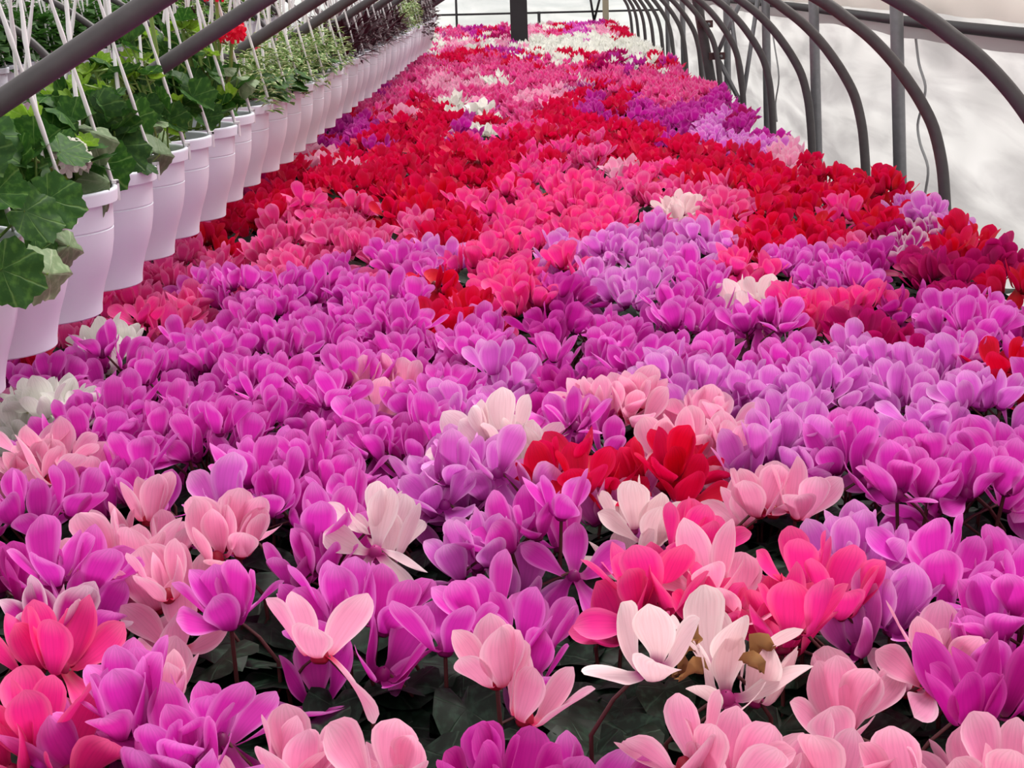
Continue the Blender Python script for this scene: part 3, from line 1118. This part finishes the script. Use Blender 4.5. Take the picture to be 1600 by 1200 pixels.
def mass(name, plist, label, cat):
    V, Fc, UV, MI, n = [], [], [], [], 0
    for q in plist:
        x, y, c = q[0], q[1], q[2]
        lib = LOW_A if y < 8 else LOW_B
        ci = CODES.index(c)
        for (fx, fy, fz, a, rr) in plant_flowers(q, random.random() < .5):
            v, f, uv = random.choice(lib)
            R = rotm(random.uniform(0, 6.28), random.uniform(0, .35))
            vv = v @ R.T + np.array([x + fx, y + fy, Z_C + .002 + fz])
            V.append(vv); Fc.append(f + n); UV.append(uv); MI.append(np.full(len(f), ci)); n += len(v)
        for i in range(6 if y < 8 else 2):
            a = 2.399963 * i + x * 31
            r = random.uniform(.02, .09)
            v, f, uv = LL
            vv = v @ rotm(a, random.uniform(-.3, .3)).T + np.array([x + r * math.cos(a), y + r * math.sin(a), Z_BENCH + .185 - .05 * r / .1])
            V.append(vv); Fc.append(f + n); UV.append(uv); MI.append(np.full(len(f), len(CODES))); n += len(v)
    V = np.concatenate(V); Fc = np.concatenate(Fc); UV = np.concatenate(UV); MI = np.concatenate(MI)
    me = bpy.data.meshes.new(name)
    me.vertices.add(len(V)); me.vertices.foreach_set("co", V.astype(np.float32).ravel())
    me.loops.add(len(Fc) * 4); me.loops.foreach_set("vertex_index", Fc.astype(np.int32).ravel())
    me.polygons.add(len(Fc))
    me.polygons.foreach_set("loop_start", np.arange(0, len(Fc) * 4, 4, dtype=np.int32))
    me.polygons.foreach_set("use_smooth", np.ones(len(Fc), dtype=bool))
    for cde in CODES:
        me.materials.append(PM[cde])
    me.materials.append(M_CLEAF)
    me.polygons.foreach_set("material_index", MI.astype(np.int32))
    ul = me.uv_layers.new(name="uv")
    ul.data.foreach_set("uv", UV[Fc.ravel()].astype(np.float32).ravel())
    me.update(); me.validate()
    o = link(name, me)
    tag(o, label, cat, None, "stuff")
    return o


mass("cyclamen_field", rest, "mass of mixed cyclamens filling the far length of the bed", "flowers")
beds2 = []
for y in np.arange(3.0, 17.5, 0.125):
    for x in np.arange(-3.5, -2.0, 0.125):
        beds2.append((x + random.uniform(-.03, .03), y + random.uniform(-.03, .03), random.choice('RRRRCD'), False, 0))
mass("cyclamen_field", beds2, "mass of red cyclamens on the bench beyond the hanging pots", "flowers")

# ------------------------------------------------------------------ hanging pots
POT_H, Z_RIM = 0.213, 1.277
b = MB()
for seg in ([(.112, -.030), (.1215, -.004), (.1235, .0), (.1285, .0), (.1303, -.002), (.1303, -.005), (.1290, -.0225)], [(.1290, -.0225), (.1205, -.0235)],
            [(.1205, -.0235), (.1185, -.0640)], [(.1185, -.0640), (.1168, -.0648), (.1168, -.0668), (.1182, -.0676)],
            [(.1182, -.0676), (.1160, -.090), (.1110, -.115), (.1030, -.140), (.0950, -.162), (.0895, -.182), (.0865, -.198), (.0855, -.211)],
            [(.0855, -.211), (.0835, -.213)]):
    b.lathe(seg, 40, close_bottom=(seg[-1][1] == -.213))
pot_me = b.mesh("pot", M_POT)
b = MB(); b.lathe([(.1165, -.026), (.06, -.018), (.001, -.014)], 20); soil_me = b.mesh("soil", M_SOIL)
HOOK = 0.56
b = MB()
ptsS = []
for t in np.linspace(0, 1, 14):
    ptsS.append((0.1275 * (1 - t) ** 1.0, 0.002 * math.sin(t * 40), -0.012 + HOOK * t))
b.tube(ptsS, [0.0036 + .0010 * math.sin(i * 2.3) for i in range(14)], 6)
strand_me = b.mesh("hanger_strand", M_STRAND)
b = MB(); b.box(.1300, .1345, -.007, .007, -.028, .006); b.box(.122, .1345, -.007, .007, .0005, .006); clip_me = b.mesh("clip", M_STRAND, smooth=False)
b = MB(); b.tube([(0, 0, HOOK - .02), (0, 0, HOOK + .03), (.012, 0, HOOK + .055), (0, 0, HOOK + .075), (-.014, 0, HOOK + .055)], 0.003, 6); hook_me = b.mesh("hook", M_STRAND)


def gleaf(R, cupv, wav, lobes=7, nr=4, na=42, fold=0.0):
    """round scalloped geranium leaf, stalk at the centre of a notch; +y is the tip"""
    V, UV, Fc = [(0, 0, 0)], [(0, 0)], []
    s = random.uniform(0, 6)
    for r in range(1, nr + 1):
        q = r / nr
        for k in range(na):
            th = 2 * PI * k / na
            t = abs(th - PI) / PI
            rad = 0.42 + 0.58 * min(1, t / 0.17) ** 0.7
            rad *= 1 + (0.075 * math.cos(lobes * th) + 0.03 * math.cos(lobes * 3 * th)) * q ** 2
            x, y = math.sin(th) * rad * R * q, math.cos(th) * rad * R * q + 0.25 * R * q
            z = cupv * R * q * q + wav * R * math.sin(lobes * th + s) * q * q * 0.6 + wav * R * math.sin(2 * th + s) * q * q + fold * abs(x)
            V.append((x, y, z)); UV.append((x / R, y / R))
    for k in range(na):
        Fc.append((0, 1 + k, 1 + (k + 1) % na))
    for r in range(1, nr):
        for k in range(na):
            a = 1 + (r - 1) * na + k; c = 1 + (r - 1) * na + (k + 1) % na
            Fc.append((a, a + na, c + na, c))
    return V, Fc, UV


gl_me = {}
for key, m, args in (('flat', M_GLEAF, (.0, .07, .1)), ('cup', M_GLEAF, (.28, .08, .2)), ('droop', M_GLEAF, (-.35, .10, -.15)), ('fold', M_GLEAF, (.05, .06, .75)),
                     ('young', M_GLEAF3, (.35, .10, .5)), ('pale', M_GLEAF2, (-.40, .12, -.45)), ('pale2', M_GLEAF2, (-.2, .15, -.9)), ('wilt', M_WILT, (-.3, .25, -1.6))):
    v, f, uv = gleaf(0.05, args[0], args[1], fold=args[2])
    gl_me[key] = mesh("leaf", v, f, m, uv)
b = MB(); b.tube([(0, 0, 0), (.03, 0, .5), (0, 0, 1)], [0.0032, .0028, .0022], 6, cap=False)
gstem_me = b.mesh("stalk", M_GSTEM)
b = MB(); b.tube([(0, 0, 0), (.02, 0, .5), (0, 0, 1)], [0.0055, .005, .0045], 8, cap=False)
gstem2_me = b.mesh("stalk", M_GSTEM)


def put_leaf(root, base, tip, key, size, nrm=None, spin=0.0):
    """stalk from base to tip, blade at tip facing nrm"""
    base, tip = Vector(base), Vector(tip)
    link("stalk", gstem_me, root, axis_to(base, tip))
    d = (tip - base); out = Vector((d.x, d.y, 0))
    out = out.normalized() if out.length > 1e-4 else Vector((1, 0, 0))
    nrm = Vector(nrm).normalized() if nrm is not None else (Vector((0, 0, 1)) + out * random.uniform(.1, .8)).normalized()
    yv = (out - nrm * out.dot(nrm))
    yv = yv.normalized() if yv.length > 1e-3 else Vector((0, 1, 0))
    yv = Matrix.Rotation(spin, 3, nrm) @ yv
    xv = yv.cross(nrm)
    M_ = Matrix((xv, yv, nrm)).transposed().to_4x4()
    s = size / 0.05
    link("leaf", gl_me[key], root, Matrix.Translation(tip) @ M_ @ Matrix.Diagonal((s, s, s, 1)))


def geranium(root, n, seed, hmax=.22):
    random.seed(seed)
    for i in range(n):
        a = 2.399963 * i + random.uniform(-.5, .5)
        q = math.sqrt((i + .5) / n)
        r = .012 + .088 * q + (random.uniform(.0, .03) if random.random() < .2 else 0)
        h = random.uniform(.005, .085) + (1 - q) * hmax * random.uniform(.3, 1.0)
        rb = r * random.uniform(.1, .5)
        key = random.choice(('flat', 'cup', 'cup', 'droop', 'fold', 'fold', 'young', 'pale' if q > .7 else 'flat'))
        nr = Vector((random.uniform(-.5, 1.0), random.uniform(-1.0, .35), random.uniform(.25, 1.0)))
        put_leaf(root, (rb * math.cos(a), rb * math.sin(a), max(-.015, h - random.uniform(.05, .10))), (r * math.cos(a), r * math.sin(a), h), key,
                 random.uniform(.026, .044) * (.75 if key == 'young' else 1), nr, random.uniform(-1.2, 1.2))
    # taller shoots with a tuft of young leaves
    for i in range(4):
        a = random.uniform(0, 6.28); r = random.uniform(.02, .07); h = hmax * random.uniform(.6, 1.1)
        link("stalk", gstem2_me, root, axis_to(Vector((r * .6 * math.cos(a), r * .6 * math.sin(a), -.015)), Vector((r * math.cos(a), r * math.sin(a), h))))
        for j in range(3):
            b_ = a + 2.1 * j
            put_leaf(root, (r * math.cos(a), r * math.sin(a), h - .01), (r * math.cos(a) + .018 * math.cos(b_), r * math.sin(a) + .018 * math.sin(b_), h + random.uniform(-.005, .02)), 'young', random.uniform(.014, .024))


def flower_ball(root, name, c, r, m, n=26):
    bb = MB()
    for i in range(n):
        z = 1 - 1.5 * (i + .5) / n
        a = 2.4 * i
        rr = math.sqrt(max(0, 1 - z * z))
        d = Vector((rr * math.cos(a), rr * math.sin(a), z))
        q = Vector((0, 0, 1)).rotation_difference(d).to_matrix()
        for k in range(5):
            an = 2 * PI * k / 5
            pv = []
            for (u, w) in ((0, .0), (.5, -.35), (1, -.25), (1.08, 0), (1, .25), (.5, .35)):
                l = Vector((u * math.cos(an) - w * math.sin(an), u * math.sin(an) + w * math.cos(an), .25 * u * u)) * r * .42
                pv.append(Vector(c) + d * r * .85 + q @ l)
            bb.add(pv, [(0, 1, 2, 3), (0, 3, 4, 5)], [(0, .3), (-.6, .6), (-.4, .9), (0, 1), (.4, .9), (.6, .6)])
    return bb.build(name, m, root)


def small_leaves(root, name, m, n, L, W, rad, hgt, seed, spiky=False, trail=0.0):
    """dense head of small leaves on a pot: real leaves, far too many to count"""
    random.seed(seed)
    bb = MB()
    for i in range(n):
        a = random.uniform(0, 2 * PI)
        q = math.sqrt(random.random())
        r = rad * q
        h = random.uniform(-.01, 1) * hgt * (1 - .55 * q * q)
        if trail and q > .85:
            h -= random.uniform(0, trail); r += .012
        p = Vector((r * math.cos(a), r * math.sin(a), h))
        az = a + random.uniform(-1.2, 1.2)
        el = random.uniform(-.3, 1.1) if spiky else random.uniform(-.5, .6)
        d = Vector((math.cos(az) * math.cos(el), math.sin(az) * math.cos(el), math.sin(el)))
        sd = d.cross(Vector((0, 0, 1))).normalized()
        up = sd.cross(d)
        s = random.uniform(.7, 1.25)
        l, w = L * s, W * s
        bb.add([p, p + d * l * .45 - sd * w * .5 + up * w * .1, p + d * l * .5 - up * w * .06, p + d * l * .45 + sd * w * .5 + up * w * .1, p + d * l - up * l * .12],
               [(0, 1, 2), (0, 2, 3), (1, 4, 2), (2, 4, 3)], [(0, 0), (-1, .5), (0, .5), (1, .5), (.5, 1)])
    o = bb.build(name, m, root)
    o["kind"] = "stuff"
    return o


def pot_at(x, y, rot, label, group, dz=0.0):
    root = link("hanging_pot", None, None, Matrix.Translation((x, y, Z_RIM + dz)))
    tag(root, label, "hanging pot", group)
    link("pot", pot_me, root)
    link("soil", soil_me, root)
    for k in range(4):
        M_ = Matrix.Rotation(rot + k * PI / 2, 4, 'Z')
        st = link("hanger_strand", strand_me, root, M_)
        link("clip", clip_me, st)
    link("hook", hook_me, root)
    return root


def plant_word(k):
    if k < 7: return "green geranium"
    if k < 15: return "cream-variegated foliage"
    if k < 25: return "dark maroon foliage"
    if k < 30: return "pale variegated foliage"
    return "bushy maroon foliage"


NP = 36
for k in range(-1, NP):
    y = POT_Y0 + POT_DY * k
    nm = "white hanging pot of %s, %s in the row beside the bed" % (plant_word(k), ordn[k] if k >= 0 else "partly cut-off foremost")
    root = pot_at(POT_X + random.uniform(-.006, .006), y, 0.35 + random.uniform(-.25, .25), nm, "hanging pots beside the flower bed", random.uniform(-.006, .006))
    if k < 7:
        geranium(root, 40 if k < 4 else 32, 100 + k, .09 if k < 2 else (.14 if k < 3 else .20))
    elif k < 15:
        small_leaves(root, "foliage", M_VLEAF, 420, .034, 0.020, .122, .17, 200 + k, trail=.03)
        if k in (8, 9, 12):
            random.seed(k)
            for i in range(9):
                a = random.uniform(-1.5, 1.0)
                put_leaf(root, (.05 * math.cos(a), .05 * math.sin(a), .0), (.125 * math.cos(a), .125 * math.sin(a), random.uniform(.0, .06)), 'flat', random.uniform(.03, .045))
    elif k < 25:
        small_leaves(root, "foliage", M_MLEAF, 260, .085, .018, .12, .16, 200 + k, spiky=True, trail=.02)
    elif k < 30:
        small_leaves(root, "foliage", M_VLEAF, 300, .04, .024, .12, .24, 200 + k)
    else:
        small_leaves(root, "foliage", M_MLEAF, 320, .04, .03, .13, .26, 200 + k, trail=.14)
    # details the photograph shows on single pots
    if k == -1:
        random.seed(7)
        for (bx_, tp, key, sz, nr) in (((.03, -.02, .05), (.10, -.06, .12), 'cup', .045, (.5, -.5, .8)), ((.05, .02, .02), (.135, .03, .03), 'flat', .044, (.75, -.45, .5)),
                                       ((.05, -.04, 0), (.13, -.07, -.03), 'flat', .046, (.6, -.7, .35)), ((.06, .05, 0), (.15, .05, -.06), 'pale', .040, (.8, -.5, .1)),
                                       ((.02, -.06, .05), (.06, -.14, .02), 'flat', .048, (.35, -.85, .4))):
            put_leaf(root, bx_, tp, key, sz, nr)
    if k == 0:
        random.seed(8)
        for (bx_, tp, key, sz, nr) in (((-.03, -.02, .06), (.035, -.06, .115), 'flat', .050, (.45, -.6, .65)), ((.02, -.03, .02), (.115, -.05, .02), 'flat', .044, (.5, -.75, .45)),
                                       ((-.02, -.05, .0), (.05, -.135, -.02), 'flat', .050, (.3, -.9, .3)),
                                       ((-.06, -.06, 0), (-.03, -.15, -.05), 'cup', .052, (.1, -.95, .3)), ((.05, -.06, 0), (.105, -.10, -.05), 'droop', .036, (.7, -.7, .1)), ((.08, -.04, 0), (.138, -.05, -.05), 'pale', .034, (.9, -.4, .1)),
                                       ((.04, -.09, -.01), (.07, -.137, -.10), 'wilt', .036, (.5, -.8, -.2)), ((-.04, .0, .05), (-.06, -.08, .13), 'cup', .045, (-.1, -.6, .8)),
                                       ((-.05, -.04, .05), (-.10, -.10, .06), 'flat', .05, (-.1, -.8, .6))):
            put_leaf(root, bx_, tp, key, sz, nr)
        link("stalk", gstem2_me, root, axis_to(Vector((-.06, -.04, -.02)), Vector((.02, -.06, .10))))
        link("stalk", gstem2_me, root, axis_to(Vector((.02, -.06, .10)), Vector((.03, -.05, .26))))
        put_leaf(root, (.03, -.05, .22), (.045, -.05, .25), 'cup', .026)
        put_leaf(root, (.03, -.05, .22), (-.01, -.06, .215), 'droop', .045)
    if k == 1:
        random.seed(9)
        flower_ball(root, "flower_head", (.075, -.055, .055), .036, M_WHFL)
        for (bx_, tp, key, sz, nr) in (((.06, .02, .0), (.128, -.02, .01), 'pale2', .040, (.8, -.4, .2)), ((.02, .02, .05), (.09, .03, .09), 'pale', .040, (.5, -.6, .6))):
            put_leaf(root, bx_, tp, key, sz, nr)
    if k == 2:
        random.seed(10)
        for (bx_, tp, key, sz, nr) in (((.05, -.02, .02), (.08, -.05, .045), 'flat', .048, (.4, -.8, .4)), ((.03, -.05, .0), (.06, -.10, .02), 'cup', .05, (.2, -.9, .4)),
                                       ((.06, .03, .02), (.135, .03, .02), 'pale2', .04, (.8, -.5, .1))):
            put_leaf(root, bx_, tp, key, sz, nr)
    if k == 4:
        flower_ball(root, "flower_head", (.02, .0, .335), .036, M_REDFL)
        link("stalk", gstem2_me, root, axis_to(Vector((0, 0, .05)), Vector((.02, 0, .31))))
    if k == 6:
        flower_ball(root, "flower_head", (.06, .0, .30), .038, M_REDFL)
        link("stalk", gstem2_me, root, axis_to(Vector((.02, 0, .05)), Vector((.06, 0, .28))))
        flower_ball(root, "flower_head", (.10, -.05, .20), .036, M_REDFL)
        link("stalk", gstem2_me, root, axis_to(Vector((.03, 0, .02)), Vector((.10, -.05, .18))))

b = MB(); b.tube([(POT_X, 0.8, Z_RIM + HOOK + .080), (POT_X, Y_END - .05, Z_RIM + HOOK + .080)], 0.008, 8)
rail = b.build("basket_rail", M_TUBE)
tag(rail, "thin overhead rail carrying the row of white hanging pots", "rail")
# second and third rows further back
for row, (X, y0, n) in enumerate(((-2.30, 5.9, 30), (-3.05, 6.6, 26))):
    for k in range(n):
        y = y0 + POT_DY * k
        nm = "white hanging pot, %s in the %s row behind the bed-side row" % (ordn[k], ("second", "third")[row])
        root = pot_at(X, y, random.uniform(0, 1.5), nm, "hanging pots of the %s row" % ("second", "third")[row], 0.0)
        if row == 0 and k < 14 or row == 1 and k % 2:
            small_leaves(root, "foliage", M_GLEAF, 150, .07, .062, .12, .26, 400 + row * 50 + k)
        else:
            small_leaves(root, "foliage", (M_IVYGREEN, M_MLEAF, M_VLEAF)[k % 3], 170, .07, .05, .12, .28, 400 + row * 50 + k)
        if k % 5 == 2 and row == 0:
            flower_ball(root, "flower_head", (.04, -.02, .30), .036, M_REDFL, 16)
    b = MB(); b.tube([(X, y0 - .5, Z_RIM + HOOK + .080), (X, Y_END - .05, Z_RIM + HOOK + .080)], 0.008, 8)
    tag(b.build("basket_rail", M_TUBE), "thin overhead rail carrying the %s row of hanging pots" % ("second", "third")[row], "rail")
